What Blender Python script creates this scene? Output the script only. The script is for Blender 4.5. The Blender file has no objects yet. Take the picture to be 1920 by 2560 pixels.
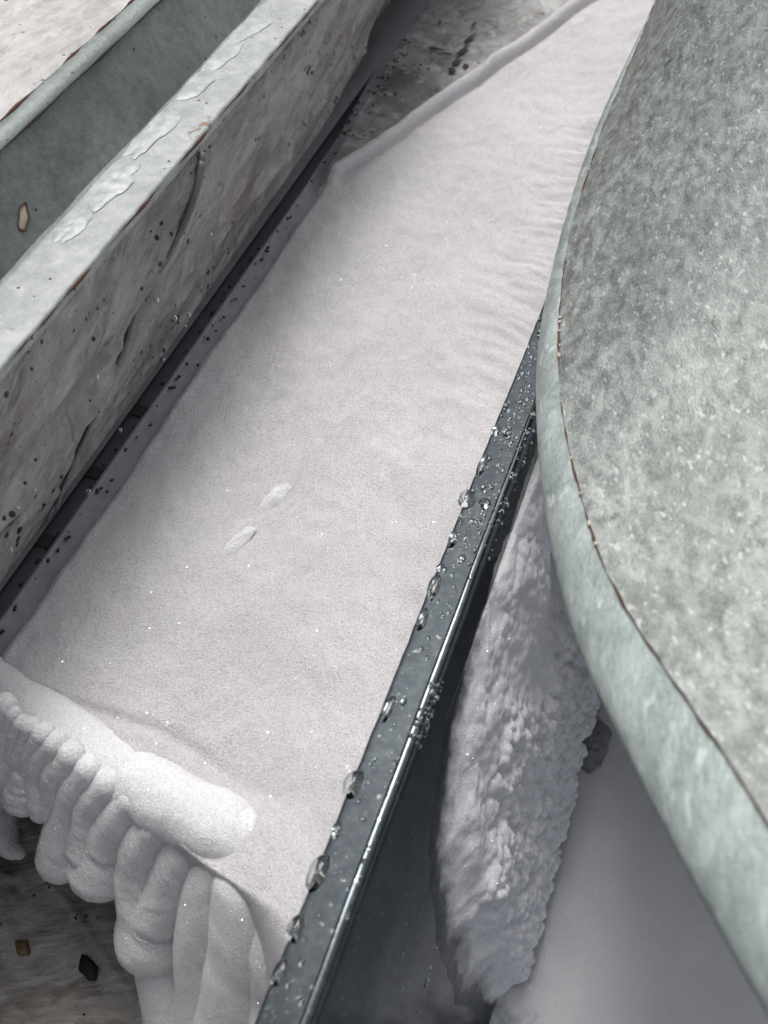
import bpy, math, random
import numpy as np
from mathutils import Vector, Euler
R = math.radians
random.seed(4); rng = np.random.default_rng(7)
scene = bpy.context.scene
COL = scene.collection

# ------------------------------------------------------------------ camera, sky, sun, exposure
CAM_H, LENS, PITCH = 0.315, 35.0, 52.0
cd = bpy.data.cameras.new('camera'); cam = bpy.data.objects.new('camera', cd); COL.objects.link(cam)
cam.location = (0, 0, CAM_H); cam.rotation_euler = (R(90 - PITCH), 0, 0)
cd.lens = LENS; cd.sensor_fit = 'VERTICAL'; cd.sensor_height = 36.0; cd.sensor_width = 27.0
cd.clip_start = 0.005; cd.clip_end = 200
cd.dof.use_dof = True; cd.dof.focus_distance = 0.40; cd.dof.aperture_fstop = 13.5
scene.camera = cam

SUN_AZ, SUN_EL = -11.0, 62.0         # azimuth clockwise from +Y (negative: ahead of the camera)
w = bpy.data.worlds.new('World'); scene.world = w; w.use_nodes = True
nt = w.node_tree; nt.nodes.clear()
sky = nt.nodes.new('ShaderNodeTexSky'); sky.sky_type = 'NISHITA'; sky.sun_disc = False
sky.sun_elevation = R(SUN_EL); sky.sun_rotation = R(SUN_AZ)
sky.air_density = 0.55; sky.dust_density = 4.0; sky.ozone_density = 0.6
bg = nt.nodes.new('ShaderNodeBackground'); bg.inputs['Strength'].default_value = 0.135
wo = nt.nodes.new('ShaderNodeOutputWorld')
hs = nt.nodes.new('ShaderNodeHueSaturation'); hs.inputs['Saturation'].default_value = 0.3      # thin overcast: nearly neutral sky light
nt.links.new(sky.outputs[0], hs.inputs['Color']); nt.links.new(hs.outputs[0], bg.inputs[0]); nt.links.new(bg.outputs[0], wo.inputs[0])
sd = bpy.data.lights.new('sun', 'SUN'); sun = bpy.data.objects.new('sun', sd); COL.objects.link(sun)
sd.energy = 1.2; sd.angle = R(22); sd.color = (1.0, 0.98, 0.95)
_d = Vector((math.sin(R(SUN_AZ)) * math.cos(R(SUN_EL)), math.cos(R(SUN_AZ)) * math.cos(R(SUN_EL)), math.sin(R(SUN_EL))))
sun.rotation_euler = _d.to_track_quat('Z', 'Y').to_euler(); sun.location = _d * 3
vs = scene.view_settings; vs.view_transform = 'Standard'; vs.look = 'None'; vs.gamma = 1.0
vs.exposure = 0.45; vs.use_curve_mapping = False

# ------------------------------------------------------------------ helpers
FPX = 1024 * LENS / 36.0
CA, SA = math.cos(R(20)), math.sin(R(20))       # the structure runs 20 degrees off +Y
def W(s, p, z):                                  # along / across / up  ->  world
    return (s * SA + p * CA, s * CA - p * SA, z)
_c, _s = math.cos(R(90 - PITCH)), math.sin(R(90 - PITCH))
def ray(px, py):
    x = (px - 384) / FPX; y = -(py - 512) / FPX
    return np.array((x, y * _c + _s, y * _s - _c))
def at_t(px, py, t): return np.array((0, 0, CAM_H)) + ray(px, py) * t
def at_z(px, py, z):
    d = ray(px, py); return np.array((0, 0, CAM_H)) + d * ((z - CAM_H) / d[2])
def sp(v): return v[0] * SA + v[1] * CA, v[0] * CA - v[1] * SA
def at_plane(px, py, p0, n):
    d = ray(px, py); o = np.array((0, 0, CAM_H))
    return o + d * (np.dot(p0 - o, n) / np.dot(d, n))

def _hash(ix, iy, seed):
    h = (ix.astype(np.int64) * 374761393 + iy.astype(np.int64) * 668265263 + seed * 982451653) & 0xffffffff
    h = ((h ^ (h >> 13)) * 1274126177) & 0xffffffff
    h = h ^ (h >> 16)
    return h.astype(np.float64) / 4294967295.0 * 2 * math.pi
def noise(x, y, seed=0):
    x = np.asarray(x, float); y = np.asarray(y, float)
    ix, iy = np.floor(x), np.floor(y); fx, fy = x - ix, y - iy
    u = fx * fx * fx * (fx * (fx * 6 - 15) + 10); v = fy * fy * fy * (fy * (fy * 6 - 15) + 10)
    def g(a, b):
        an = _hash(ix + a, iy + b, seed); return np.cos(an) * (fx - a) + np.sin(an) * (fy - b)
    return ((g(0, 0) * (1 - u) + g(1, 0) * u) * (1 - v) + (g(0, 1) * (1 - u) + g(1, 1) * u) * v) * 1.5
def fbm(x, y, seed=0, o=4):
    r = 0; a = 1.0
    for k in range(o):
        r = r + a * noise(x * 2 ** k, y * 2 ** k, seed + k); a *= 0.5
    return r
def worley(x, y, seed=0):
    ix, iy = np.floor(x), np.floor(y); d = np.full(np.shape(x), 9.0)
    for a in (-1, 0, 1):
        for b in (-1, 0, 1):
            h = _hash(ix + a, iy + b, seed) / (2 * math.pi); h2 = _hash(ix + a, iy + b, seed + 91) / (2 * math.pi)
            d = np.minimum(d, (ix + a + h - x) ** 2 + (iy + b + h2 - y) ** 2)
    return np.sqrt(d)
def sstep(a, b, x):
    t = np.clip((x - a) / (b - a), 0, 1); return t * t * (3 - 2 * t)

def tag(o, label=None, cat=None, group=None, kind=None):
    if label: o['label'] = label
    if cat: o['category'] = cat
    if group: o['group'] = group
    if kind: o['kind'] = kind
    return o
def thing(name, loc, label, cat, group=None):
    o = bpy.data.objects.new(name, None); COL.objects.link(o); o.location = loc; o.empty_display_size = 0.02
    return tag(o, label, cat, group)
def link_mesh(name, V, F, m, parent=None, smooth=True):
    V = np.asarray(V, float).reshape(-1, 3)
    if parent is not None: V = V - np.array(parent.location)
    me = bpy.data.meshes.new(name); me.from_pydata(V.tolist(), [], [list(map(int, f)) for f in F]); me.update()
    if smooth: me.shade_smooth()
    if m: me.materials.append(m)
    o = bpy.data.objects.new(name, me); COL.objects.link(o)
    if parent is not None: o.parent = parent
    return o
def grid(name, X, Y, Z, m, parent=None, smooth=True, flip=False):
    n, k = X.shape
    V = np.stack([X, Y, Z], -1).reshape(-1, 3)
    if parent is not None: V = V - np.array(parent.location)
    i = np.arange((n - 1) * (k - 1)); r, c = i // (k - 1), i % (k - 1)
    a = r * k + c
    Fq = np.stack([a, a + 1, a + k + 1, a + k], -1)
    if flip: Fq = Fq[:, ::-1]
    me = bpy.data.meshes.new(name)
    me.vertices.add(len(V)); me.vertices.foreach_set('co', V.astype(np.float32).ravel())
    me.loops.add(Fq.size); me.loops.foreach_set('vertex_index', Fq.astype(np.int32).ravel())
    me.polygons.add(len(Fq)); me.polygons.foreach_set('loop_start', (np.arange(len(Fq)) * 4).astype(np.int32))
    me.update(calc_edges=True); me.validate()
    if smooth: me.shade_smooth()
    me.materials.append(m)
    o = bpy.data.objects.new(name, me); COL.objects.link(o)
    if parent is not None: o.parent = parent
    return o
def gridW(name, S, P, Z, m, parent=None, **k):
    return grid(name, S * SA + P * CA, S * CA - P * SA, Z, m, parent, **k)
def catmull(P, n):
    P = np.asarray(P, float); Q = np.vstack([2 * P[0] - P[1], P, 2 * P[-1] - P[-2]])
    L = np.concatenate([[0], np.cumsum(np.linalg.norm(np.diff(P, axis=0), axis=1))])
    out = []
    for u in np.linspace(0, L[-1], n):
        i = min(int(np.searchsorted(L, u, 'right')) - 1, len(P) - 2); t = (u - L[i]) / (L[i + 1] - L[i])
        a, b, c, d = Q[i], Q[i + 1], Q[i + 2], Q[i + 3]
        out.append(0.5 * (2 * b + (c - a) * t + (2 * a - 5 * b + 4 * c - d) * t * t + (3 * b - a - 3 * c + d) * t ** 3))
    return np.array(out)
def tube(path, rad, seg=10, caps=True):
    path = np.asarray(path, float); n = len(path); rad = np.broadcast_to(np.asarray(rad, float), (n,))
    T = np.gradient(path, axis=0); T /= np.linalg.norm(T, axis=1)[:, None] + 1e-12
    V = []; up = np.array((0.3, 0.2, 0.93))
    for i in range(n):
        u = np.cross(T[i], up); u /= np.linalg.norm(u) + 1e-12; v = np.cross(u, T[i])
        for k in range(seg):
            a = 2 * math.pi * k / seg; V.append(path[i] + rad[i] * (math.cos(a) * u + math.sin(a) * v))
    F = [(i * seg + k, i * seg + (k + 1) % seg, (i + 1) * seg + (k + 1) % seg, (i + 1) * seg + k) for i in range(n - 1) for k in range(seg)]
    if caps:
        F.append(tuple(range(seg))[::-1]); F.append(tuple((n - 1) * seg + k for k in range(seg)))
    return np.array(V), F
def dome(c, ax, ay, n, rx, ry, h, nu=14, nv=5, seed=0, wob=0.08):
    """a flattened drop sitting on a surface: axes ax, ay in the surface, n its normal"""
    V = []; F = []; ph = random.random() * 6
    for j in range(nv):
        th = (math.pi / 2) * j / nv
        for i in range(nu):
            a = 2 * math.pi * i / nu; k = 1 + wob * math.sin(2 * a + ph) + wob * .6 * math.sin(3 * a + 2 * ph)
            q = math.cos(th) ** 0.8
            V.append(c + ax * (rx * k * q * math.cos(a)) + ay * (ry * k * q * math.sin(a)) + n * (h * math.sin(th)))
    V.append(c + n * h)
    for j in range(nv - 1):
        for i in range(nu):
            F.append((j * nu + i, j * nu + (i + 1) % nu, (j + 1) * nu + (i + 1) % nu, (j + 1) * nu + i))
    for i in range(nu): F.append(((nv - 1) * nu + i, (nv - 1) * nu + (i + 1) % nu, nv * nu))
    F.append(tuple(range(nu))[::-1])
    return V, F

# ------------------------------------------------------------------ materials
class NB:
    def __init__(s, name):
        s.m = bpy.data.materials.new(name); s.m.use_nodes = True; s.t = s.m.node_tree; s.t.nodes.clear()
        s.out = s.n('ShaderNodeOutputMaterial'); s.tc = s.n('ShaderNodeTexCoord').outputs['Object']
    def n(s, k, **kw):
        o = s.t.nodes.new(k)
        for a, b in kw.items(): setattr(o, a, b)
        return o
    def l(s, a, b): s.t.links.new(a, b)
    def put(s, i, v):
        if hasattr(v, 'is_linked') or hasattr(v, 'links'): s.l(v, i)
        else: i.default_value = v
    def map(s, scale=(1, 1, 1), rot=(0, 0, 0), vec=None):
        o = s.n('ShaderNodeMapping'); s.l(vec or s.tc, o.inputs[0]); o.inputs['Rotation'].default_value = rot; o.inputs['Scale'].default_value = scale
        return o.outputs[0]
    def noise(s, sc, det=4, rough=.55, dist=0, vec=None, col=False):
        o = s.n('ShaderNodeTexNoise'); s.l(vec or s.tc, o.inputs['Vector'])
        o.inputs['Scale'].default_value = sc; o.inputs['Detail'].default_value = det; o.inputs['Roughness'].default_value = rough; o.inputs['Distortion'].default_value = dist
        return o.outputs['Color' if col else 'Fac']
    def vor(s, sc, feat='F1', out='Distance', vec=None, rnd=1):
        o = s.n('ShaderNodeTexVoronoi', feature=feat); s.l(vec or s.tc, o.inputs['Vector']); o.inputs['Scale'].default_value = sc; o.inputs['Randomness'].default_value = rnd
        return o.outputs[out]
    def ramp(s, f, stops):
        o = s.n('ShaderNodeValToRGB'); s.l(f, o.inputs[0]); e = o.color_ramp.elements
        while len(e) < len(stops): e.new(.5)
        for q, (p, c) in zip(e, stops):
            q.position = p; q.color = (c, c, c, 1) if not hasattr(c, '__len__') else (*c, 1)
        return o.outputs[0]
    def mix(s, f, a, b, mode='MIX'):
        o = s.n('ShaderNodeMix', data_type='RGBA', blend_type=mode); s.put(o.inputs[0], f)
        for i, v in ((6, a), (7, b)):
            if hasattr(v, 'links'): s.l(v, o.inputs[i])
            else: o.inputs[i].default_value = (*v, 1)
        return o.outputs[2]
    def math(s, op, a, b=0):
        o = s.n('ShaderNodeMath', operation=op); s.put(o.inputs[0], a); s.put(o.inputs[1], b); return o.outputs[0]
    def bump(s, h, st, dist, nrm=None):
        o = s.n('ShaderNodeBump'); s.l(h, o.inputs['Height']); o.inputs['Strength'].default_value = st; o.inputs['Distance'].default_value = dist
        if nrm: s.l(nrm, o.inputs['Normal'])
        return o.outputs[0]
    def pbr(s, **kw):
        o = s.n('ShaderNodeBsdfPrincipled')
        for k, v in kw.items():
            i = o.inputs[k.replace('_', ' ')]
            if isinstance(v, tuple) and len(v) == 3 and i.type == 'RGBA': v = (*v, 1)
            s.put(i, v)
        return o.outputs[0]
    def done(s, sh): s.l(sh, s.out.inputs[0]); return s.m

def frost_mat(name, base=(.80, .782, .80), grain=.95, glint=0.6, warm=(.80, .772, .772), cover=False):
    b = NB(name)
    tint = b.ramp(b.noise(26, 3), [(.35, 0), (.65, 1)])
    c = b.mix(tint, base, warm)
    c = b.mix(b.ramp(b.noise(14, 4, .6, .5), [(.38, .45), (.62, 0)]), c, tuple(x * .80 for x in base))
    g = b.noise(1250, 3, .75); c = b.mix(b.ramp(g, [(.36,   .80 * grain), (.56, 0)]), c, tuple(x * .6 for x in base))
    h1 = b.bump(b.noise(420, 3, .6), .15 * grain, .0008)
    h2 = b.bump(b.noise(1700, 2, .7), 1.0 * grain, .0014, h1)
    body = b.pbr(Base_Color=c, Roughness=.75, Normal=h2, Specular_IOR_Level=.25, Subsurface_Weight=.25, Subsurface_Radius=(.0025, .0027, .003), Subsurface_Scale=1.0)
    # ice crystals: small flat facets, each with its own tilt
    col = b.vor(3000, out='Color')
    v = b.n('ShaderNodeVectorMath', operation='SUBTRACT'); b.l(col, v.inputs[0]); v.inputs[1].default_value = (.5, .5, .5)
    sc = b.n('ShaderNodeVectorMath', operation='SCALE'); b.l(v.outputs[0], sc.inputs[0]); sc.inputs['Scale'].default_value = 2.0
    geo = b.n('ShaderNodeNewGeometry')
    ad = b.n('ShaderNodeVectorMath', operation='ADD'); b.l(sc.outputs[0], ad.inputs[0]); b.l(geo.outputs['Normal'], ad.inputs[1])
    nm = b.n('ShaderNodeVectorMath', operation='NORMALIZE'); b.l(ad.outputs[0], nm.inputs[0])
    gl = b.n('ShaderNodeBsdfGlossy'); gl.inputs['Roughness'].default_value = .08; gl.inputs['Color'].default_value = (.95, .95, .97, 1); b.l(nm.outputs[0], gl.inputs['Normal'])
    sel = b.n('ShaderNodeSeparateColor'); b.l(b.vor(3000, out='Color'), sel.inputs[0])
    wn = b.n('ShaderNodeTexWhiteNoise', noise_dimensions='3D'); b.l(col, wn.inputs['Vector'])
    patch = b.ramp(b.noise(60, 2), [(.35, .15), (.7, 1)])
    f = b.math('MULTIPLY', b.math('MULTIPLY', b.math('GREATER_THAN', wn.outputs[0], .95), glint), patch)
    gc = b.mix(f, (0, 0, 0), (.55, .55, .57)); b.l(gc, gl.inputs['Color'])
    mx = b.n('ShaderNodeAddShader'); b.l(body, mx.inputs[0]); b.l(gl.outputs[0], mx.inputs[1])
    if cover:
        at = b.n('ShaderNodeAttribute', attribute_name='cover')
        cf = b.math('ADD', at.outputs['Fac'], b.math('MULTIPLY', b.math('SUBTRACT', b.noise(110, 4, .65), .5), .8))
        bare = b.pbr(Base_Color=b.mix(b.ramp(b.noise(260, 4, .7), [(.42, 0), (.62, 1)]), (.06, .072, .08), (.11, .125, .133)), Roughness=.28, Metallic=.9)
        m2 = b.n('ShaderNodeMixShader'); b.l(b.ramp(cf, [(.30, 0), (.70, 1)]), m2.inputs[0]); b.l(bare, m2.inputs[1]); b.l(mx.outputs[0], m2.inputs[2]); mx = m2
    return b.done(mx.outputs[0])
def cover_attr(o, c):
    a = o.data.attributes.new('cover', 'FLOAT', 'POINT'); a.data.foreach_set('value', np.ascontiguousarray(c, np.float32).ravel())

def film_mat(name, lo=(.17, .165, .16), hi=(.40, .39, .375), stain=(.13, .075, .035), stretch=(40, 9, 40), rot=0.0, flat=True, specks=1.0, stain_amt=.5, rough=.30, white=.0, crack=.55):
    b = NB(name)
    fr = b.map(rot=(0, 0, R(20))); fr = b.map(rot=(rot, 0, 0), vec=fr) if not flat else b.map(rot=(0, 0, rot), vec=fr)
    v = b.map(stretch, vec=fr)
    st = b.noise(1.0, 8, .62, .8, vec=v)
    c = b.mix(b.ramp(st, [(.3, 0), (.68, 1)]), lo, hi)
    bl = b.noise(30, 6, .6, 1.2)
    c = b.mix(b.math('MULTIPLY', b.ramp(bl, [(.55, 0), (.72, 1)]), stain_amt), c, stain)
    if white: c = b.mix(b.math('MULTIPLY', b.ramp(b.noise(75, 5, .6, .6), [(.56, 0), (.62, 1)]), white), c, (.62, .61, .57))
    fine = b.noise(1.0, 5, .7, .3, vec=b.map(tuple(x * 6 for x in stretch), vec=fr))
    c = b.mix(b.ramp(fine, [(.3, .45), (.55, 0)]), c, (.10, .095, .09))
    sp_ = b.vor(190); bz = b.noise(35, 2)
    f = b.math('MULTIPLY', b.math('LESS_THAN', sp_, b.math('MULTIPLY', b.ramp(bz, [(.42, 0), (.72, 1)]), .30)), specks)
    c = b.mix(f, c, (.025, .017, .013))
    ck = b.noise(1.0, 3, .6, .6, vec=b.map(tuple(x * .45 for x in stretch), vec=fr)); ck = b.math('ABSOLUTE', b.math('SUBTRACT', ck, .5))
    ckf = b.ramp(ck, [(.0, crack), (.005, 0)]); c = b.mix(ckf, c, (.05, .045, .042))
    h = b.bump(st, .7, .004); h = b.bump(ckf, -.6, .0015, h); h = b.bump(fine, .5, .0012, h); h = b.bump(b.noise(500, 3), .25, .0006, h)
    rg = b.ramp(b.noise(90, 4), [(.3, rough - .1), (.7, rough + .25)])
    return b.done(b.pbr(Base_Color=c, Roughness=rg, Normal=h, Specular_IOR_Level=.5))

def galv_mat(name, lo, hi, scale=60, rough=.5, metal=.35, streak=(1, 1, 1), rot=(0, 0, 0), rust=0.0, grain=1.0, spots=0.0):
    b = NB(name)
    v = b.map(streak, rot)
    n1 = b.noise(scale, 6, .62, .4, vec=v); n2 = b.noise(scale * 7, 4, .7, vec=v)
    f = b.math('ADD', b.math('MULTIPLY', n1, .6), b.math('MULTIPLY', n2, .4))
    c = b.mix(b.ramp(f, [(.38, 0), (.62, 1)]), lo, hi)
    c = b.mix(b.ramp(b.noise(scale * .25, 3), [(.35, .35), (.65, 0)]), c, tuple(x * .7 for x in lo))
    if spots:
        sg = b.n('ShaderNodeSeparateColor'); b.l(b.vor(scale * 3.0, out='Color', vec=b.map((1.0, .55, .8), rot)), sg.inputs[0])
        c = b.mix(b.math('MULTIPLY', b.ramp(sg.outputs[0], [(.0, 1), (.45, 0)]), .22), c, tuple(x * .5 for x in lo)); c = b.mix(b.math('MULTIPLY', b.ramp(sg.outputs[1], [(.72, 0), (1, 1)]), .30), c, hi)
    if spots: c = b.mix(b.math('MULTIPLY', b.ramp(b.noise(scale * 2.2, 2, .5, vec=v), [(.62, 0), (.70, 1)]), spots), c, (.80, .84, .82))
    if rust:
        rn = b.noise(48, 7, .68, .5)
        c = b.mix(b.math('MULTIPLY', b.ramp(rn, [(.63, 0), (.69, 1)]), rust), c, (.20, .12, .055))
        dk = b.math('LESS_THAN', b.vor(150), .085)
        c = b.mix(dk, c, (.05, .035, .03))
    h = b.bump(n2, .35 * grain, .0008); h = b.bump(b.noise(1200, 2), .4 * grain, .0004, h)
    rg = b.ramp(n1, [(.3, rough - .1), (.7, rough + .12)])
    return b.done(b.pbr(Base_Color=c, Metallic=metal, Roughness=rg, Normal=h))

M = {}
M['frost'] = frost_mat('frost_sheet_mat')
M['frost_lobe'] = frost_mat('frost_lobe_mat', base=(.92, .915, .925), warm=(.91, .905, .91), grain=.7, glint=.75)
M['frost_pale'] = frost_mat('frost_pale_mat', base=(.90, .89, .90), warm=(.90, .885, .89), grain=.8, glint=.3)
M['frost_crust'] = frost_mat('frost_crust_mat', base=(.88, .875, .895), warm=(.87, .865, .88), grain=.55, glint=.5, cover=True)
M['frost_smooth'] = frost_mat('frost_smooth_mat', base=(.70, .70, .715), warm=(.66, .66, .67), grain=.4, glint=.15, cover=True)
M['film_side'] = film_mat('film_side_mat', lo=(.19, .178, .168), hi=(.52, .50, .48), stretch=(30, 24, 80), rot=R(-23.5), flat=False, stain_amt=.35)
M['film_top'] = film_mat('film_top_mat', lo=(.33, .32, .31), hi=(.60, .585, .56), stretch=(40, 14, 30), stain_amt=.4, crack=.0)
M['film_far'] = film_mat('film_far_mat', lo=(.15, .15, .15), hi=(.50, .50, .49), stretch=(30, 30, 30), stain_amt=.35, white=.6, specks=1)
M['film_floor'] = film_mat('film_floor_mat', lo=(.24, .205, .175), hi=(.66, .63, .58), stretch=(16, 60, 30), rot=R(-30), stain=(.085, .045, .02), stain_amt=.8, white=.2)
M['galv_flange_lit'] = galv_mat('galv_flange_lit_mat', (.33, .355, .35), (.56, .58, .57), 170, .6, .05, rust=.8)  # same steel as the web, made paler to carry the light on the flange
M['galv_web_shaded'] = galv_mat('galv_web_shaded_mat', (.13, .158, .15), (.27, .30, .288), 45, .5, .3, rust=.25)  # same steel as the flange, with the web's shade put into the colour
M['galv_hood'] = galv_mat('galv_hood_mat', (.145, .158, .145), (.45, .48, .455), 150, .44, .4, streak=(1.7, .8, 1.2), rot=(0, 0, R(35)), spots=.35)
M['galv_lip'] = galv_mat('galv_lip_mat', (.24, .285, .27), (.47, .53, .505), 90, .42, .3, streak=(.5, .5, 2.0), spots=.4)
def steel():
    b = NB('wet_steel_mat')
    n1 = b.noise(260, 4, .7); n2 = b.noise(60, 4)
    c = b.mix(b.ramp(n1, [(.40, 0), (.70, 1)]), (.066, .078, .086), (.105, .12, .128))
    c = b.mix(b.ramp(n2, [(.3, .4), (.6, 0)]), c, (.05, .06, .067))
    c = b.mix(b.ramp(b.noise(420, 2), [(.66, 0), (.72, .8)]), c, (.30, .32, .30))
    h = b.bump(n1, .06, .0005)
    return b.done(b.pbr(Base_Color=c, Metallic=.9, Roughness=b.ramp(n2, [(.3, .06), (.7, .12)]), Normal=h))
M['steel'] = steel()
def simple(name, col, rough=.5, metal=0, sc=200, var=.4, **k):
    b = NB(name); n = b.noise(sc, 5, .65)
    c = b.mix(b.ramp(n, [(.35, var), (.65, 0)]), col, tuple(x * .45 for x in col))
    return b.done(b.pbr(Base_Color=c, Roughness=rough, Metallic=metal, Normal=b.bump(n, .3, .0008), **k))
M['trim'] = simple('trim_mat', (.24, .247, .27), .4, .1, 150)
M['clip'] = simple('clip_mat', (.035, .033, .032), .5)
M['rust'] = simple('rust_mat', (.11, .04, .022), .85, 0, 700, .7)
M['cream'] = simple('cream_sealant_mat', (.52, .45, .36), .6)
M['dirt_patch'] = simple('dirt_patch_mat', (.20, .20, .205), .6, 0, 180)
M['seam'] = simple('film_seam_mat', (.17, .18, .19), .45, 0, 120)
M['amber'] = simple('amber_mat', (.22, .15, .065), .3, 0, 200)
M['dark'] = simple('dark_speck_hole_mat', (.022, .015, .012), .6)
M['ground'] = simple('ground_mat', (.10, .095, .09), .8, 0, 40)
def water():
    b = NB('water_mat'); return b.done(b.pbr(Base_Color=(.96, .98, .98), Roughness=.02, IOR=1.33, Transmission_Weight=1.0))
M['water'] = water()
def sealant():
    b = NB('clear_sealant_mat'); n = b.noise(160, 5, .7)
    c = b.mix(b.ramp(n, [(.35, 0), (.65, 1)]), (.33, .36, .35), (.52, .55, .53))
    return b.done(b.pbr(Base_Color=c, Roughness=.32, Normal=b.bump(n, .5, .001)))
M['sealant'] = sealant()

# ------------------------------------------------------------------ ground under everything
g = np.linspace(-1, 1, 60)
GX, GY = np.meshgrid(g * 1.6, g * 1.6 + .4, indexing='ij')
o = grid('ground', GX, GY, -0.175 + .004 * fbm(GX * 8, GY * 8, 3), M['ground'], flip=True); tag(o, kind='structure')

# ------------------------------------------------------------------ far plastic sheet and near plastic sheet (creased, with relief)
def creased(S, P, seed, amp, ang=0.0, k=(9, 40)):
    a = S * math.cos(ang) + P * math.sin(ang); b_ = -S * math.sin(ang) + P * math.cos(ang)
    q = fbm(a * k[0], b_ * k[1], seed, 4); r = 1 - np.abs(noise(a * k[0] * .7 + 3, b_ * k[1] * .7, seed + 20)) * 2
    return amp * (.6 * q + .6 * np.clip(r, 0, 1) ** 6)
S, P = np.meshgrid(np.linspace(.24, 1.15, 330), np.linspace(-.215, .35, 220), indexing='ij')
Z = -.009 + creased(S, P, 5, .0022, 1.1, (10, 34)) + .10 * sstep(.72, 1.15, S)
gridW('plastic_sheet', S, P, Z, M['film_far'], flip=True)
tag(bpy.data.objects['plastic_sheet'], 'stained dark grey plastic sheet with black scuffs behind the far edge of the frost', 'plastic sheet')
S, P = np.meshgrid(np.linspace(-.22, .16, 260), np.linspace(-.42, -.03, 260), indexing='ij')
Z = -.118 + creased(S, P, 15, .0035, -.95, (14, 60)) - .12 * (P + .17) * .5
o = gridW('plastic_sheet', S, P, Z, M['film_floor'], flip=True)
tag(o, 'brown stained wet plastic sheet on the ground below the frost lobes', 'plastic sheet')

far_sheet, near_sheet = bpy.data.objects['plastic_sheet'], o
def smear(px, py, z, ln, wd_, ang, m, name, parent, seed, ht=.0006, wob=.38):
    cs, cp = sp(at_z(px, py, z)); a, q = np.meshgrid(np.linspace(0, 1, 8), np.linspace(0, 2 * math.pi, 36), indexing='ij')
    r_ = a * (1 + wob * fbm(np.cos(q) * 1.1 + seed, np.sin(q) * 1.1, seed, 4)); x, y = r_ * ln * np.cos(q), r_ * wd_ * np.sin(q)
    return gridW(name, cs + x * math.cos(ang) - y * math.sin(ang), cp + x * math.sin(ang) + y * math.cos(ang), z + ht * (1 - a ** 4) + 0 * q, m, parent, flip=True)
for k, (px, py, ln, wd_, ang) in enumerate([(470, 38, .0075, .0016, .25), (463, 50, .008, .0015, .25), (457, 62, .004, .0022, .3), (436, 49, .0015, .0055, 0), (447, 54, .001, .004, 0), (452, 70, .003, .0025, 0), (466, 66, .003, .002, 0), (474, 24, .004, .001, .2), (440, 22, .002, .001, 0), (405, 40, .0015, .0015, 0)]):
    smear(px, py, -.0068, ln, wd_, ang, M['dark'], 'dark_smear', far_sheet, 150 + k)
for k, (px, py, ln, wd_, m, nm) in enumerate([(88, 968, .0030, .0060, 'dark', 'dark_hole'), (23, 948, .0030, .0044, 'amber', 'amber_blob')]):  # the dark one is a hole, its inner shade laid on as a black patch
    smear(px, py, -.1175, ln, wd_, .5, M[m], nm, near_sheet, 170 + k, .0024 if nm == 'amber_blob' else .0012, .2)

# ------------------------------------------------------------------ frost mass: layer + beads in one relief, lobes as parts
frost = thing('frost_mass', W(.3, -.12, 0), 'thick smooth white frost sheet with rounded lobes hanging from its near end', 'frost')
def sA(p): return .1155 - .012 * sstep(-.13, -.06, p)
def sB(p): return .106 - .29 * (p + .178)
ns, npp = 900, 240
s1 = np.concatenate([np.linspace(0, .16, 170), np.linspace(.1605, .80, 560)])
u1 = np.linspace(0, 1, npp)
S, U = np.meshgrid(s1, u1, indexing='ij')
pl = -.1945 + .332 * np.maximum(0, S - .438)
pr = -.0405 + 0 * S
P = pl + (pr - pl) * U
drp = .0045 + .030 * sstep(-.078, -.040, P); bg_ = sB(P) - drp; S = np.where(S < .16, bg_ + (.16 - bg_) * (S / .16) ** 1.15, S)
Z = .0022 * fbm(S * 15, P * 22, 1, 4) + .00045 * fbm(S * 90, P * 120, 9, 3) + .00007 * noise(S * 600, P * 600, 13)
Z += .021 * sstep(-.095, -.040, P)                                         # banks up against the steel
rip = np.exp(-((P + .062) / .022) ** 2) * sstep(.24, .32, S) * (1 - sstep(.50, .6, S))
Z += .0021 * rip * fbm((S * .80 + P * .6) * 95, (P * .8 - S * .6) * 16, 31, 3)
Z += .0006 * fbm((S * .9 + P * .45) * 60, (P * .9 - S * .45) * 14, 33, 2) * sstep(-.13, -.07, P)
# near bead
u = (S - sB(P)) / (sA(P) - sB(P)); wd = sA(P) - sB(P)
fade = 1 - sstep(-.098, -.080, P)
split = sstep(-.1325, -.1305, P)                                            # the second, fatter bead overlaps the first
Z -= .0012 * np.exp(-((u - 1.02) / .10) ** 2) * (1 - sstep(-.105, -.085, P)) + .0008 * np.exp(-((u - 1.0) / .12) ** 2) * (1 - sstep(-.085, -.06, P))
Z -= np.where(u < 0, .060 * np.clip(-u * wd / drp, 0, 1) ** 1.8, 0)
# far lip
dl = (P - pl) * .95
lipw = .0085
lip = sstep(.432, .446, S + .004 * noise(P * 300, S * 200, 47))
Z += lip * .0046 * np.sqrt(np.clip(1 - (np.clip(dl / lipw, 0, 1.0) * 2 - 1) ** 2, 0, 1)) - lip * .0026 * np.exp(-((dl - lipw * 1.10) / .0022) ** 2)
Z -= lip * .026 * (1 - sstep(-.0001, .0022, dl)) + (1 - lip) * .004 * (1 - sstep(0, .006, P - pl)) 
gridW('frost_layer', S, P, Z, M['frost'], frost, flip=True)
def zsheet(s, p): return .021 * float(sstep(-.095, -.040, np.array(p)))
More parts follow.
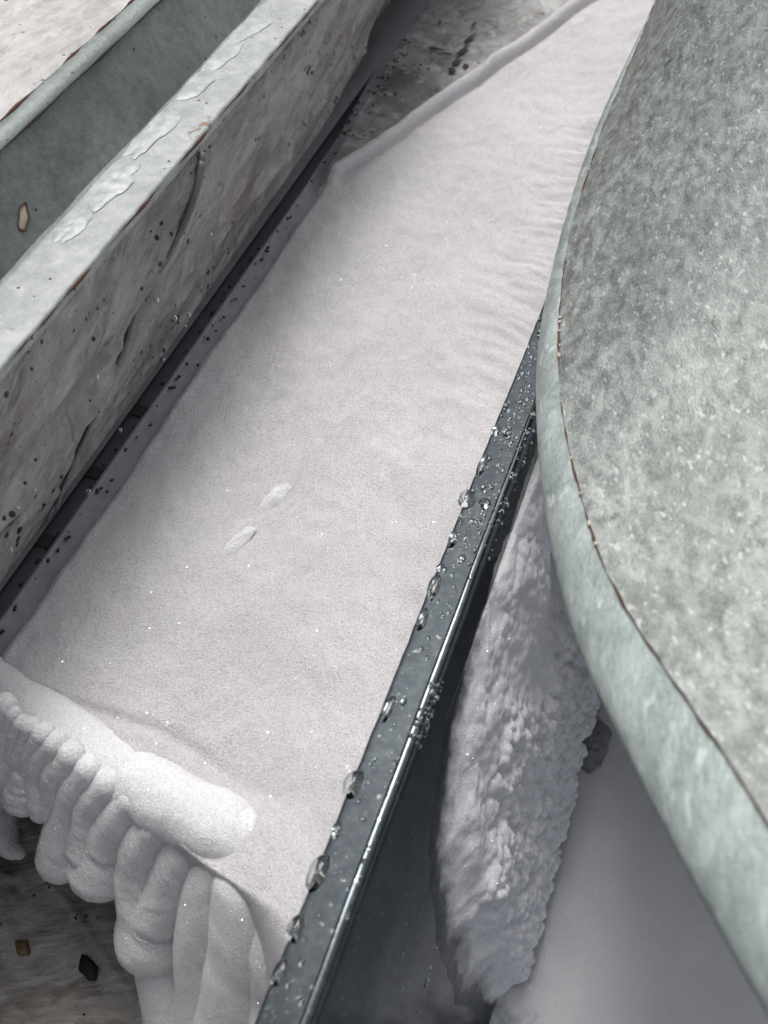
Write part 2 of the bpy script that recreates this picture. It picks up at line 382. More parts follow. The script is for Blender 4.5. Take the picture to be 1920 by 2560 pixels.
# two small flakes standing proud of the sheet
def flake(px, py, ln, wdt, ht, seed):
    c = at_z(px, py, 0.001); s0, p0 = sp(c); ang = R(17)
    rr, th = np.meshgrid(np.linspace(0, 1, 18), np.linspace(0, 2 * math.pi, 40), indexing='ij')
    k = rr * (1 + .22 * fbm(np.cos(th) * 1.3, np.sin(th) * 1.3, seed + 1, 3))
    a, b_ = k * np.cos(th), k * np.sin(th)
    sx = s0 + a * ln * math.cos(ang) - b_ * wdt * math.sin(ang); px_ = p0 + a * ln * math.sin(ang) + b_ * wdt * math.cos(ang)
    z = zs(s0, p0) - .0006 + ht * (1 - rr ** 2) * (1 + .30 * fbm(a * 1.6, b_ * 1.8, seed, 2))
    gridW('frost_flake', sx, px_, z, M['frost_pale'], frost, flip=True)
def zs(s_, p_):
    i_ = int(np.argmin(np.abs(S[:, 0] - s_))); return float(Z[i_, int(np.argmin(np.abs(P[i_] - p_)))])
flake(275, 492, .0105, .0040, .0024, 3); flake(237, 541, .0092, .0034, .0022, 8)

def lobe(pts, seed, fuzz=1.0, push=0.0, name='frost_lobe', parent=frost, mat='frost_lobe', tb=None, CR0=None, surf=False):
    """pts: (crop x, crop y, crop radius) along the lobe, top to bottom"""
    C = []; Rr = []
    for cx, cy, cr in (pts or []):
        px, py = cx * .2315 + 2, 680 + cy * .2315 - 1
        yB = 697 + .78 * px; dn = py - yB
        t = (.329 + .00021 * max(dn, -20) - .0001 * (px - 100) * .35) if tb is None else tb
        t -= push + .0015
        r = cr * 1.33 * .2315 * t / FPX
        if surf and len(C) == 0: t = CAM_H / -ray(px, py)[2] - r * .10
        C.append(at_t(px, py, t + r * .75)); Rr.append(r)
    if CR0 is not None: C, Rr = list(CR0[:, :3]), list(CR0[:, 3])
    C = np.array(C); Rr = np.array(Rr)
    n = 46
    CR = catmull(np.column_stack([C, Rr]), n); path, rad = CR[:, :3], CR[:, 3]
    d0 = path[0] - path[1]; d0 /= np.linalg.norm(d0); d1 = path[-1] - path[-2]; d1 /= np.linalg.norm(d1)
    capn = 10
    th = np.linspace(math.pi / 2, 0.08, capn)
    a0 = [path[0] + d0 * rad[0] * math.cos(q) for q in th[::-1]]; r0 = [rad[0] * math.sin(q) for q in th[::-1]]
    a1 = [path[-1] + d1 * rad[-1] * math.cos(q) for q in th]; r1 = [rad[-1] * math.sin(q) for q in th]
    pth = np.vstack([a0[:-1], path, a1[1:]]); rd = np.concatenate([r0[:-1], rad, r1[1:]])
    seg = 52
    V, F = tube(pth, rd, seg)
    V = V.reshape(len(pth), seg, 3); ctr = pth[:, None, :]
    nrm = V - ctr; nrm /= np.linalg.norm(nrm, axis=2, keepdims=True) + 1e-9
    iu, iv = np.meshgrid(np.arange(len(pth)), np.arange(seg), indexing='ij')
    ang = iv * 2 * math.pi / seg
    dsp = .04 * fbm(iu * .07 + seed * 5, np.cos(ang) * .9 + 2, seed, 2) * rd[:, None] + .04 * fbm(np.sin(ang) * .9 + 4, iu * .08, seed + 3, 2) * rd[:, None]
    dsp += fuzz * (.00010 * rng.standard_normal(iu.shape))
    V = V + nrm * dsp[..., None]
    return link_mesh(name, V.reshape(-1, 3), F, M[mat], parent)
def roll(pts, seed):
    C = np.array([np.append(at_z(px, py, z), r * (CAM_H - z) / -ray(px, py)[2] / FPX) for px, py, r, z in pts])
    return lobe(None, seed, 1.0, 0, 'frost_roll', CR0=C)
roll([(-40, 668, 31, -.0080), (10, 699, 32, -.0080), (60, 735, 34, -.0084), (105, 766, 35, -.0086), (136, 786, 33, -.009)], 201)
roll([(141, 786, 34, -.0070), (172, 804, 35, -.0064), (204, 822, 36, -.0058), (228, 833, 36, -.0054), (240, 838, 34, -.0056)], 202)
LOBES = [
    [(10, 110, 40), (-5, 200, 55), (-15, 320, 70)],
    [(45, 150, 30), (30, 220, 36), (15, 330, 60), (0, 400, 60)],
    [(88, 190, 30), (62, 250, 36), (50, 320, 40)],
    [(125, 205, 34), (100, 290, 38), (82, 350, 42)],
    [(100, 400, 50), (100, 485, 84)],
    [(180, 235, 40), (135, 310, 44), (125, 380, 40)],
    [(228, 275, 44), (170, 345, 48), (150, 420, 40), (165, 520, 45), (170, 570, 40)],
    [(298, 325, 48), (235, 410, 54), (222, 500, 44), (200, 580, 34)],
    [(375, 385, 48), (318, 465, 56), (285, 560, 52), (262, 680, 72), (258, 775, 82)],
    [(462, 445, 54), (400, 525, 62), (375, 610, 58), (380, 720, 80)],
    [(565, 515, 58), (500, 590, 72), (455, 690, 78), (435, 800, 122)],
    [(690, 600, 64), (620, 690, 76), (585, 850, 76), (640, 1030, 110)],
    [(825, 690, 66), (765, 780, 78), (720, 900, 86), (665, 1010, 120), (655, 1110, 128)],
    [(960, 770, 84), (915, 930, 108), (880, 1110, 104), (870, 1290, 96), (880, 1500, 100), (900, 1640, 100)],
    [(680, 1250, 84), (730, 1420, 96), (780, 1600, 105), (800, 1750, 100)],
    [(1110, 880, 150), (1105, 1060, 160), (1080, 1300, 170), (1040, 1540, 175), (1020, 1700, 175)],
    [(1300, 860, 170), (1285, 1080, 180), (1240, 1350, 165), (1200, 1600, 175)],
]
for i, L in enumerate(LOBES): lobe(L, i + 1, push=(0, .004, 0, .014, .014)[i - 12] if i >= 12 else 0, surf=i >= 15)
lump = thing('frost_lump', tuple(at_z(6, 830, -.1)), 'small pale frost lump in the dark gap left of the hanging lobes', 'frost')
lobe([(-60, 470, 70), (-30, 600, 75), (30, 720, 40), (75, 750, 22)], 60, 1, 0, 'frost_body', lump, 'frost_lobe', .395)

# ------------------------------------------------------------------ dark edge trim between the slab and the frost
trim = thing('edge_trim', W(.3, -.2, -.005), 'dark grey metal trim strip between the wrapped slab and the frost', 'trim strip')
def strip(name, prof, s0, s1, m, parent, n=60, wob=0.0, taper=False):
    ss = np.linspace(s0, s1, n); pr_ = np.array(prof)
    S = np.repeat(ss[:, None], len(pr_), 1); P = np.repeat(pr_[None, :, 0], n, 0); Z = np.repeat(pr_[None, :, 1], n, 0)
    if taper: P = np.where(S > .40, np.minimum(P, -.200 + (P + .200) * (1 - sstep(.42, .45, S)) - .010 * sstep(.44, .62, S)), P)
    Zn = wob * fbm(S * 30, P * 30, 77, 3)
    return gridW(name, S, P, Z + Zn, m, parent, smooth=False, flip=True)
strip('base_strip', [(-.232, .0002), (-.2004, .0002), (-.2002, .0012), (-.1990, .0015), (-.1978, .0010), (-.1975, -.0006), (-.1915, -.0018), (-.190, -.02)], -.05, .95, M['trim'], trim, 90, 0, True)
for (px, py) in ((70, 465), (32, 536), (105, 401)):
    s0, p0 = sp(at_z(px + 12, py + 8, -.002))
    bx = []
    for q in (-.0030, .0030):
        for z in (-.0005, .0013):
            for p_ in (-.2125, -.2008): bx.append(W(s0 + q, p_, z))
    link_mesh('clip', bx, [(0, 1, 3, 2), (4, 6, 7, 5), (0, 4, 5, 1), (2, 3, 7, 6), (0, 2, 6, 4), (1, 5, 7, 3)], M['clip'], trim, False)

# ------------------------------------------------------------------ wrapped slab with the galvanised channel on it
slab = thing('wrapped_slab', W(.3, -.3, .0), 'thick slab wrapped in wrinkled grey plastic film with a long fold', 'slab')
ss, vv = np.meshgrid(np.linspace(-.12, 1.0, 520), np.linspace(0, 1, 130), indexing='ij')
plow = -.2085 + .0018 * np.sin(ss * 9) - .03 * sstep(.45, .75, ss)
ptop = -.1885 + 0 * ss
P = plow + (ptop - plow) * sstep(0, 1, vv) ; Z = .0015 + .099 * vv
rel = .0028 * fbm(ss * 9, vv * 7 - ss * 9, 50, 5)
rr = 1 - np.abs(noise(ss * 7 + 1, vv * 2.4 - ss * 6, 61)) * 2.2
rel += .0032 * np.clip(rr, 0, 1) ** 7
rr = 1 - np.abs(noise(ss * 11 + 7, vv * 3.2 + ss * 3, 66)) * 2.2
rel += .0016 * np.clip(rr, 0, 1) ** 8
# the long fold that runs down from the flange
f0 = np.array(sp(at_z(190, 160, .098))); zf0 = .098
def fold(sa_, za, sb_, zb, wdt, ht):
    tt = np.clip((Z - za) / (zb - za), -.05, 1.05); sc = sa_ + (sb_ - sa_) * tt + .003 * np.sin(tt * 5)
    d = (ss - sc); return ht * (np.exp(-(d / wdt) ** 2) - .9 * np.exp(-((d - wdt * 1.8) / (wdt * .8)) ** 2)) * sstep(-.05, .02, (Z - min(za, zb)) / abs(zb - za)) * (1 - sstep(.98, 1.05, (Z - min(za, zb)) / abs(zb - za)))
_pn = np.array((CA * .98, -SA * .98, -.198)); _p0 = np.array(W(0, -.2085, .0015))
seam = np.array([(lambda h_: (sp(h_)[0], h_[2]))(at_plane(a_, b_, _p0, _pn)) for a_, b_ in [(192, 150), (172, 210), (150, 272), (123, 343), (95, 392), (68, 455), (46, 505)]])
seam = catmull(seam, 70)
rel += fold(seam[0, 0], seam[0, 1], seam[-1, 0], seam[-1, 1], .0085, .0032) + fold(.305, .045, .205, .012, .003, .002) + fold(.60, .09, .47, .02, .003, .002) + fold(.47, .055, .39, .012, .003, .0022)
edge = sstep(0, .08, vv) * (1 - sstep(.93, 1, vv))
P = P + rel * edge
FP, FZ = P.copy(), Z.copy()
gridW('film_side', ss, P, Z, M['film_side'], slab, flip=False)
S, P = np.meshgrid(np.linspace(-.12, 1.0, 300), np.linspace(-.75, -.2285, 260), indexing='ij')
Z = .1205 + creased(S, P, 71, .003, .3, (10, 26)) + .004 * fbm(S * 6, P * 6, 72, 3)
gridW('film_top', S, P, Z, M['film_top'], slab, flip=True)
for dz_ in (0.0, .0042):
    tq = np.linspace(0, 1, 70); sq = seam[:, 0] - dz_ * .8; zq = np.clip(seam[:, 1] - dz_ * (.4 + .6 * tq), .003, .0985)
    pq = np.array([FP[int(np.argmin(np.abs(ss[:, 0] - a_))), int(np.argmin(np.abs(FZ[0] - c_)))] for a_, c_ in zip(sq, zq)]) + .0012
    pq = np.convolve(np.pad(pq, 4, mode='edge'), np.ones(9) / 9, 'valid') + .0006
    V, F = tube([W(a_, b_, c_) for a_, b_, c_ in zip(sq, pq, zq)], .0015 * (1 - .5 * tq), 8); link_mesh('film_seam', V, F, M['seam'], slab)
# underside / body closing the slab
strip('slab_core', [(-.75, .10), (-.75, -.11), (-.226, -.11), (-.226, .004), (-.2045, .0045)], -.12, 1.0, M['trim'], slab, 8)

chan = thing('galvanised_channel', W(.3, -.22, .1), 'pale galvanised steel channel with rust spots fixed along the top of the wrapped slab', 'steel channel')
PE, PC = -.1865, -.218      # free edge and inner corner, refined below from the picture's own lines
def crosspos(pts, z):
    return [sp(at_z(a, b_, z)) for a, b_ in pts]
ce = crosspos([(0, 388), (127, 227), (220, 113), (310, 0)], .1015)
cc = crosspos([(0, 287), (46, 234), (127, 146), (174, 97), (260, 0)], .1035)
PE = float(np.mean([q[1] for q in ce])); PC = float(np.mean([q[1] for q in cc]))
def along(pts, z, n):
    P_ = np.array(crosspos(pts, z)); return P_
open('/tmp/dbg.txt','w').write(repr((ce,cc)))
nS = 420
ss = np.linspace(-.12, 1.0, nS)
jit = .00035 * noise(ss * 60, ss * 0, 81) + .0002 * noise(ss * 220, ss * 0, 82)
prof = [(PE, .0985), (PE, .1018), (PE - .0004, .1024)] + [(PE + (PC - PE) * q, .1026 + .0006 * q) for q in np.linspace(.04, .94, 16)] + [(PC + .0008, .1036), (PC, .1046)]
pr_ = np.array(prof)
S = np.repeat(ss[:, None], len(pr_), 1); P = np.repeat(pr_[None, :, 0], nS, 0); Z = np.repeat(pr_[None, :, 1], nS, 0)
P[:, :3] += jit[:, None]; Z += .0002 * fbm(S * 40, P * 40, 83, 2)
gridW('flange', S, P, Z, M['galv_flange_lit'], chan, flip=True)
ct = crosspos([(0, 157), (75, 79), (152, 0)], .130)
PT = float(np.mean([q[1] for q in ct]))
cr = crosspos([(0, 127), (65, 62), (130, 0)], .1315); PR = float(np.mean([q[1] for q in cr])); open('/tmp/dbg.txt','a').write(repr((ct,cr)))
zz = np.linspace(.1046, .1296, 30)
S = np.repeat(ss[:, None], 30, 1); Z = np.repeat(zz[None], nS, 0); P = PC + (PT - PC) * (Z - .1046) / .0250 + .0005 * fbm(S * 25, Z * 25, 84, 2)
gridW('web', S, P, Z, M['galv_web_shaded'], chan, flip=True)
strip('lip', [(PT, .1292), (PT + .0006, .1296), (PT + .0004, .1302), (PR + .0003, .1316), (PR, .1314), (PR, .1306), (PR - .0006, .11)], -.12, 1.0, M['galv_web_shaded'], chan, 200, .0005)
# rust line on the free edge and on the lip
def rustline(name, p, z, s0, s1, r, seed, m, n=400, thr=0.0):
    q = np.linspace(s0, s1, n); nz = fbm(q * 45, q * 0, seed, 4)
    rad = r * np.clip(.55 + 1.2 * (nz - thr), .12, 1.6)
    V, F = tube([W(a, p + .0003 * b_, z) for a, b_ in zip(q, noise(q * 90, q * 0, seed + 5))], rad, 7)
    return link_mesh(name, V, F, m, chan)
rustline('rust_line', PE - .0001, .1012, -.1, .95, .00055, 90, M['rust'])
rustline('lip_seam', PT + .0004, .1298, -.1, .95, .0006, 93, M['clip'], thr=-.3)
rustline('rust_line', PR, .1316, -.1, .95, .0008, 95, M['rust'], thr=.15)
# clear sealant dribbles in the inner corner
def patch(cs, cp, zb, ln, wd_, ht, seed, m, name, parent, ang=0.0):
    a, q = np.meshgrid(np.linspace(0, 1, 16), np.linspace(0, 2 * math.pi, 40), indexing='ij')
    rr_ = a * (1 + .30 * fbm(np.cos(q) * 1.4 + seed, np.sin(q) * 1.4, seed, 3))
    S_ = cs + rr_ * ln * np.cos(q); P_ = cp + rr_ * wd_ * np.sin(q)
    Z_ = zb - .0004 + ht * np.clip(1 - a ** 5, 0, 1) * (1 + .5 * fbm(S_ * 160, P_ * 160, seed, 3))
    return gridW(name, S_, P_, Z_, m, parent, flip=True)
for k, (px, py, ln, wd_) in enumerate([(245, 20, .022, .0105), (216, 52, .020, .0090), (192, 82, .014, .0085), (150, 128, .024, .0080), (112, 178, .018, .0085), (72, 222, .012, .006)]):
    s0, p0 = sp(at_z(px, py, .104)); patch(s0, p0, .1036, ln * .9, wd_ * .85, .0006, k + 3, M['sealant'], 'sealant_blob', chan)
# slotted hole with chipped cream edges on the web
c = at_z(27, 218, .112); s0, p0 = sp(c)
def onweb(s, z, off=.0): return W(s, PC + (PT - PC) * (z - .1046) / .0250 + off, z)
V = []; F = []; n = 28
for lay, (k, off) in enumerate(((1.0, .0002), (.97, .0004), (.88, .0004), (.84, -.0001))):
    for i in range(n):
        a = 2 * math.pi * i / n; V.append(onweb(s0 + k * .0046 * math.cos(a) * (1 + .12 * math.sin(3 * a)), .112 + k * .0022 * math.sin(a) * (1 + .1 * math.sin(5 * a + 1)) + .35 * k * .006 * math.cos(a), off))
for lay in range(3):
    for i in range(n): F.append((lay * n + i, lay * n + (i + 1) % n, (lay + 1) * n + (i + 1) % n, (lay + 1) * n + i))
link_mesh('slot_rim', V, F, M['rust'], chan)
V2 = V[3 * n:]; ctr = np.mean(V2, axis=0) ; V2 = list(map(np.array, V2)) + [ctr + np.array((.0006, 0, 0.0))]
link_mesh('slot', V2, [(i, (i + 1) % n, n) for i in range(n)], M['cream'], chan)

# ------------------------------------------------------------------ dark wet steel trough edge
trough = thing('steel_trough', W(.25, -.04, -.12), 'dark wet bent steel trough edge beaded with water beside the frost sheet', 'steel trough')
PL, PB = -.0500, -.0372
prof = [(-.0470, .0245), (PL + .0004, .0292), (PL - .0002, .0298), (PL, .0306), (PL + .0006, .0309)]
prof += [(PL + .0006 + (PB - PL) * q, .0309 + .0032 * q) for q in np.linspace(.08, .9, 10)]
rb = .0038; c0 = (PB - .0006, .0340 - rb)
th0 = math.radians(100); prof += [(c0[0] + rb * math.cos(a), c0[1] + rb * math.sin(a)) for a in np.linspace(th0, math.radians(17.1), 18)]
px0 = c0[0] + rb
FA = np.array((c0[0] + rb * math.cos(R(17.1)), c0[1] + rb * math.sin(R(17.1)))); FB = np.array((.0105, -.1185))
prof += [tuple(FA + (FB - FA) * q) for q in np.linspace(.01, .97, 26)]
prof += [(.0115, -.1203), (.02, -.121), (.1, -.122), (.3, -.122)]
ss = np.linspace(-.12, .80, 500); pr_ = np.array(prof)
S = np.repeat(ss[:, None], len(pr_), 1); P = np.repeat(pr_[None, :, 0], len(ss), 0); Z = np.repeat(pr_[None, :, 1], len(ss), 0)
P[:, :5] += (.00022 * noise(ss * 140, ss * 0, 101))[:, None]
wv = .00018 * fbm(S * 22, P * 60 + Z * 60, 103, 2); P = P + wv; 
gridW('bent_sheet', S, P, Z, M['steel'], trough, flip=True)
# frost crust on the trough wall
crust = thing('frost_crust', W(.2, .0, -.12), 'lumpy white frost crust in the trough on the wall of the dark steel edge', 'frost')
s1 = np.linspace(.03, .62, 640); v1 = np.linspace(.06, 1.0, 250)
S, Vv = np.meshgrid(s1, v1, indexing='ij')
P0 = FA[0] + (FB[0] - FA[0]) * Vv; Z0 = FA[1] + (FB[1] - FA[1]) * Vv
fu = FB - FA; fl = float(np.linalg.norm(fu)); fnn = np.array((-fu[1], fu[0])) / fl           # outward normal of the face in (p, z)
q_ = Vv * fl
# the rim of the frost on the face
n3 = np.array((CA * fnn[0], -SA * fnn[0], fnn[1])); pt0 = np.array(W(0, *FA)); rim = []
for a_, b_ in [(556, 380), (538, 440), (508, 530), (480, 625), (464, 690), (456, 741), (444, 829), (449, 903), (470, 967), (500, 1003), (545, 1040)]:
    h_ = at_plane(a_, b_, pt0, n3); s_, p_ = sp(h_); rim.append((s_, (p_ - FA[0]) / (FB[0] - FA[0]) * fl))
rim = catmull(np.array(rim), 90)
X2 = np.stack([S.ravel(), q_.ravel()], -1)
dmin = np.full(len(X2), 9.0); sgn = np.zeros(len(X2))
for k in range(len(rim) - 1):
    a_, b_ = rim[k], rim[k + 1]; ab = b_ - a_; tt_ = np.clip(((X2 - a_) @ ab) / (ab @ ab), 0, 1)
    dv = X2 - (a_ + tt_[:, None] * ab); dd_ = np.hypot(dv[:, 0], dv[:, 1]); cr_ = ab[0] * dv[:, 1] - ab[1] * dv[:, 0]
    up_ = dd_ < dmin; dmin = np.where(up_, dd_, dmin); sgn = np.where(up_, np.sign(cr_), sgn)
edge_d = (dmin * -sgn).reshape(S.shape)
if edge_d[320, 200] < 0: edge_d = -edge_d
edge_d = edge_d + .0028 * fbm(S * 60, q_ * 60, 29, 2)
def bub(sc, sd, r): return np.sqrt(np.clip(1 - (worley(S * sc + .3 * noise(S * 40, q_ * 40, sd), q_ * sc, sd) / r) ** 2, 0, 1))
amt = .30 + .70 * sstep(.25, .65, Vv + .3 * noise(S * 25, q_ * 25, 18))
lum = (.0040 * bub(125, 7, .66) + .0022 * bub(260, 17, .64)) * amt + .0018 * fbm(S * 30, q_ * 26, 19, 2)
mask = sstep(-.004, .016, edge_d)
off = (.0038 * sstep(.0, .5, Vv) + .002 + lum) * mask + .0004 - .0012 * (1 - sstep(-.022, -.006, edge_d)) - .003 * (1 - sstep(.06, .075, Vv))
P = P0 + off * fnn[0]; Z = Z0 + off * fnn[1]
o = gridW('crust', S, P, Z, M['frost_crust'], crust, flip=True)
cover_attr(o, np.clip(.55 + edge_d / .022, -.3, 1.6))
s1 = np.linspace(-.12, .62, 380); p1 = np.linspace(.004, .30, 170)
S, P = np.meshgrid(s1, p1, indexing='ij')
Z = -.1185 + .0010 * fbm(S * 16, P * 16, 35, 3) + .0002 * fbm(S * 120, P * 120, 36, 2) + .10 * np.clip(P - .03, 0, 1) ** 1.2
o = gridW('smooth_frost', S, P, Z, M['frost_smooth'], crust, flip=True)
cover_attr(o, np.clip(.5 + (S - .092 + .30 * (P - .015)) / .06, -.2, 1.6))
c = at_z(592, 738, -.112); s0, p0 = sp(c)
a, q = np.meshgrid(np.linspace(0, 1, 24), np.linspace(0, 2 * math.pi, 60), indexing='ij')
rr_ = a * (1 + .28 * fbm(np.cos(q) * 1.0, np.sin(q) * 1.0, 44, 2))
S_, P_ = s0 + rr_ * .014 * np.cos(q), p0 + rr_ * .008 * np.sin(q)
gridW('dirt_patch', S_, P_, -.1168 + .0035 * (1 - a ** 2) + .0010 * fbm(S_ * 200, P_ * 200, 45, 3), M['dirt_patch'], crust, flip=True)  # low dirt-grey mound added in place of a dirty dark hollow

# ------------------------------------------------------------------ foreground galvanised hood
hood_edge = [(690, -70), (655, 0), (620, 69), (592, 130), (569, 194), (551, 258), (537, 324), (532, 380), (535, 463), (549, 556), (574, 643), (616, 736), (667, 838), (722, 940), (764, 1014), (830, 1130)]
hood_seam = [(684, -70), (648, 23), (624, 80), (602, 134), (576, 218), (567, 258), (562, 296), (560, 366), (569, 444), (597, 546), (617, 590), (648, 643), (722, 750), (780, 842), (850, 950), (930, 1080)]
T_, M_, B_ = at_t(655, 0, .52), at_t(532, 380, .365), at_t(764, 1014, .185)
hn = np.cross(T_ - M_, B_ - M_); hn /= np.linalg.norm(hn)
if hn[2] < 0: hn = -hn
hr = np.array((1., 0, 0)) - hn * hn[0]; hr /= np.linalg.norm(hr)
hood = thing('galvanised_hood', tuple(at_plane(532, 380, M_, hn)), 'large blurred mottled galvanised steel sheet with a rolled edge in the foreground', 'steel sheet')
n = 220
E = catmull([at_plane(a, b_, M_, hn) for a, b_ in hood_edge], n); K = catmull([at_plane(a, b_, M_, hn) for a, b_ in hood_seam], n)
tt = np.linspace(0, 1, n)
bmp = .00035 * noise(tt * 150, tt * 0, 121) + .00025 * noise(tt * 60, tt * 0, 122)
E = E - hr * (bmp * (tt < .5))[:, None]
v = np.concatenate([np.linspace(0, .02, 10), np.linspace(.025, .25, 40)])
hang = np.radians(60 - 78 * sstep(0, .9, tt))
hrt = hr[None] * np.cos(hang)[:, None] + np.array((0, 0, 1.))[None] * np.sin(hang)[:, None]
fx = K[:, None, :] + hrt[:, None, :] * v[None, :, None]
hx = tt[:, None] * 0 + v[None, :]
curv = .0016 * fbm(tt[:, None] * 6 + 0 * hx, hx * 14, 125, 2) + .22 * hx ** 2
fx = fx + hn * (curv + .0008)[..., None]
grid('hood_face', fx[..., 0], fx[..., 1], fx[..., 2], M['galv_hood'], hood, flip=True)
rows = []
for a in np.linspace(0, 1, 14):
    ctrl = K + (E - K) * .85 + hn * .0014; e2 = E - hn * .003
    rows.append((1 - a) ** 2 * K + 2 * a * (1 - a) * ctrl + a * a * e2)
for a in np.linspace(.2, 1, 6): rows.append((E - hn * .003) * (1 - a) + (K - hn * .014) * a - hn * .004 * math.sin(a * math.pi) - hr * .001 * math.sin(a * math.pi))
rows = np.array(rows); grid('rolled_edge', rows[..., 0].T, rows[..., 1].T, rows[..., 2].T, M['galv_lip'], hood)
bk = K[:, None, :] + hrt[:, None, :] * np.linspace(0, .25, 20)[None, :, None] - hn * .014 + hn * (.22 * np.linspace(0, .25, 20) ** 2)[None, :, None]
grid('back_sheet', bk[..., 0], bk[..., 1], bk[..., 2], M['galv_lip'], hood)
nz = fbm(tt * 40, tt * 0, 130, 3)
V, F = tube(K + hn * .0009 + hr * (.0004 * noise(tt * 55, tt * 0, 131))[:, None], .00004 + .00042 * np.clip(nz + .35, 0, 1), 8)
link_mesh('rust_seam', V, F, M['rust'], hood)
V = []; F = []
for i in rng.choice(np.arange(20, 170), 26, replace=False):
    Vd, Fd = dome(K[i] + hn * .0008, hr, np.cross(hn, hr), hn, random.uniform(.0003, .0009), random.uniform(.0005, .0016), .0004, 8, 3)
    F += [tuple(x + len(V) for x in f) for f in Fd]; V += Vd
tag(link_mesh('white_corrosion', V, F, M['cream'], hood), kind='stuff')

# ------------------------------------------------------------------ condensation
tdir = np.array((SA, CA, 0.)); fdir = np.array((CA * .97, -SA * .97, .24)); fdir /= np.linalg.norm(fdir); fn = np.cross(fdir, tdir); fn /= np.linalg.norm(fn)
if fn[2] < 0: fn = -fn
def on_flange(s, q): # q 0..1 across the flange
    return np.array(W(s, PL + .0006 + (PB - PL) * q, .0309 + .0032 * q))
big = [(468, 500, 9, 10, .0, .9, 'round clear water drop bulging past the edge of the dark steel, upper half'),
       (350, 783, 10, 15, .02, .9, 'bulging water drop on the edge of the dark steel near the frost knob'),
       (312, 870, 10, 20, .02, .8, 'long water drop clinging to the steel edge below the bulging drop'),
       (287, 925, 8, 16, .03, .8, 'third large drop down the steel edge above the bottom corner'),
       (384, 708, 6, 15, .12, .5, 'flat oval water drop lying along the middle of the steel flange edge'),
       (416, 618, 6, 13, .08, .5, 'elongated water drop on the steel edge where the flange turns clear'),
       (428, 585, 6, 16, .05, .55, 'long narrow drop hugging the steel edge beside bright frost'),
       (437, 567, 4, 5, .02, .9, 'tiny round drop standing on the steel edge between two long drops'),
       (455, 540, 5, 11, .05, .6, 'oval drop just below the round clear drop on the steel edge'),
       (484, 465, 5, 14, .05, .6, 'slender drop just above the round clear drop on the steel edge'),
       (500, 432, 5, 9, .05, .6, 'topmost large drop on the steel edge below the grey hood'),
       (268, 968, 7, 15, .05, .6, 'lowest large drop on the steel edge at the bottom of the photo'),
       (330, 828, 5, 9, .05, .6, 'small oval drop between the bulging drop and the long drop'),
       (456, 560, 4, 6, .5, .45, 'drop in the middle of the steel flange beside fine beads'),
       (484, 506, 6, 7, .55, .4, 'broad flat drop in the middle of the flange right of the round drop')]
dd = {}
for px, py, rx, ry, q, hh, lab in big:
    c = at_z(px, py, .031); s0 = sp(c)[0]; t = (CAM_H - .031) / -ray(px, py)[2]
    sc = t / FPX
    base = on_flange(s0, q)
    V, F = dome(np.zeros(3), fdir, tdir, fn, rx * sc, ry * sc, min(rx, ry) * sc * hh, 22, 8)
    o = link_mesh('water_drop', V, F, M['water']); o.location = tuple(base - fdir * 0 + fn * .0001)
    tag(o, lab, 'water drop', 'large water drops on the edge of the dark steel')
V = []; F = []
for i in range(3600):
    s0 = random.uniform(.02, .52); band = noise(np.array([s0 * 34]), np.array([0.]), 140)[0]
    if s0 < .2 and random.random() < .72: continue
    q = random.random() ** .9 * 1.0
    d2 = noise(np.array([s0 * 60]), np.array([q * 3.]), 141)[0] + band * .5
    if d2 < -.05 and random.random() < .8: continue
    r = .00022 + .00085 * random.random() ** 5
    if q > .86: r *= .8
    Vd, Fd = dome(on_flange(s0, q), fdir, tdir, fn, r, r * random.uniform(1, 1.6), r * .75, 8, 3)
    F += [tuple(x + len(V) for x in f) for f in Fd]; V += Vd
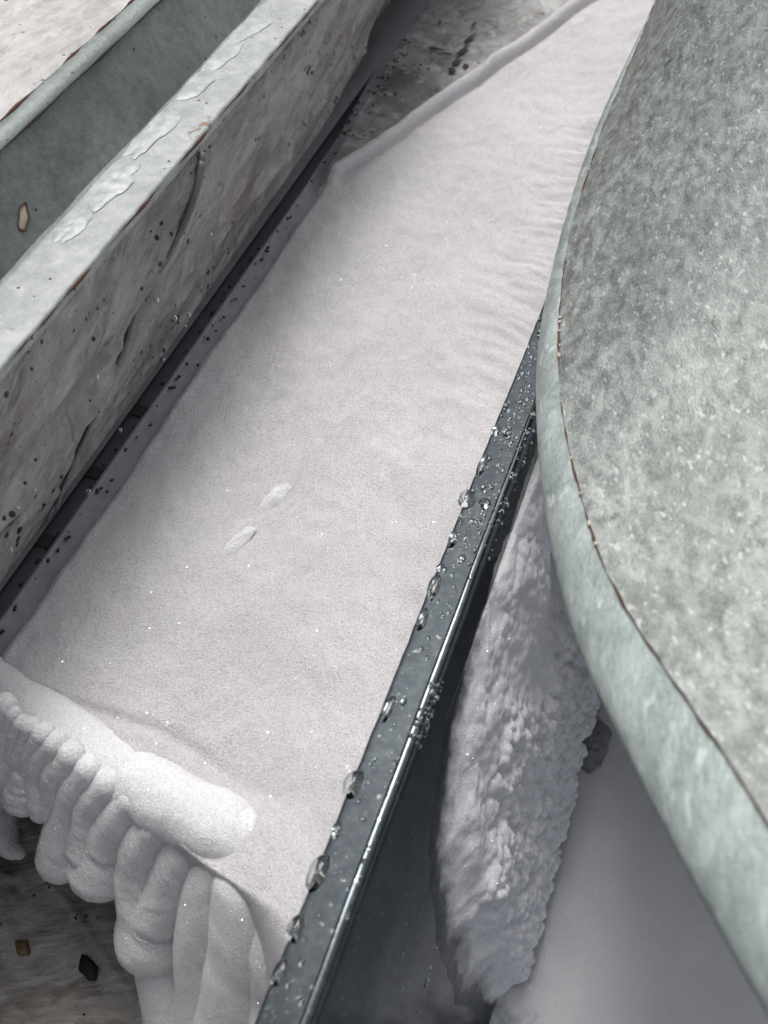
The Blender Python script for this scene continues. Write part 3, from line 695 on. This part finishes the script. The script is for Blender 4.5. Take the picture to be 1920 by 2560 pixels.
# beads along the bend and along the seam ridge of the wall
for i in range(520):
    s0 = .20 + .36 * random.random() ** .8 if i < 440 else random.uniform(.125, .15)
    a = R(random.uniform(15, 95)); r = .00028 + .00075 * random.random() ** 4
    nn = np.array((CA * math.cos(a), -SA * math.cos(a), math.sin(a)))
    Vd, Fd = dome(np.array(W(s0, c0[0] + rb * math.cos(a), c0[1] + rb * math.sin(a))), np.cross(nn, tdir), tdir, nn, r, r * 1.1, r * .8, 8, 3)
    F += [tuple(x + len(V) for x in f) for f in Fd]; V += Vd
for i in range(110):
    s0 = random.uniform(.05, .34); f0_ = FA + (FB - FA) * float(.26 + .22 * (1 - sstep(.0, .35, s0)))
    nn = np.array((CA * .8, -SA * .8, .6)); r = random.uniform(.0003, .0007)
    Vd, Fd = dome(np.array(W(s0, *f0_)), np.cross(nn, tdir), tdir, nn, r, r, r * .8, 8, 3)
    F += [tuple(x + len(V) for x in f) for f in Fd]; V += Vd
o = link_mesh('condensation', V, F, M['water']); tag(o, 'fine beads of condensation covering the dark wet steel flange', 'condensation', kind='stuff')
# white water beads on the slab's film, dark grit along its foot
V = []; F = []
for px, py in [(210, 234), (188, 315), (174, 318), (163, 360), (185, 326), (34, 490), (88, 492), (17, 508), (9, 550), (96, 377), (156, 300), (120, 430)]:
    nn = np.array((CA * .95, -SA * .95, .3)); s0, p0 = sp(at_z(px, py, .02))
    # meet the film plane p ~ -.197
    d = ray(px, py); o_ = np.array((0, 0, CAM_H)); pr0 = d[0] * CA - d[1] * SA; t = -.1945 / pr0
    c = o_ + d * t
    r = random.uniform(.0007, .0014)
    Vd, Fd = dome(c, np.cross(nn, tdir), tdir, nn, r, r, r, 10, 4)
    F += [tuple(x + len(V) for x in f) for f in Fd]; V += Vd
o = link_mesh('water_beads', V, F, M['water']); tag(o, 'small round water beads on the grey film of the slab', 'water beads', kind='stuff')
V = []; F = []
for i in range(170):
    s0 = random.uniform(.08, .60); p0 = -.1985 + random.gauss(0, .0022); r = random.uniform(.0004, .0012)
    Vd, Fd = dome(np.array(W(s0, p0, .0006)), np.array((1., 0, 0)), np.array((0, 1., 0)), np.array((0, 0, 1.)), r, r * random.uniform(.6, 1.6), r * .7, 7, 2, wob=.25)
    F += [tuple(x + len(V) for x in f) for f in Fd]; V += Vd
o = link_mesh('grit', V, F, M['dark'], smooth=False); tag(o, 'dark grit scattered along the trim strip', 'grit', kind='stuff')
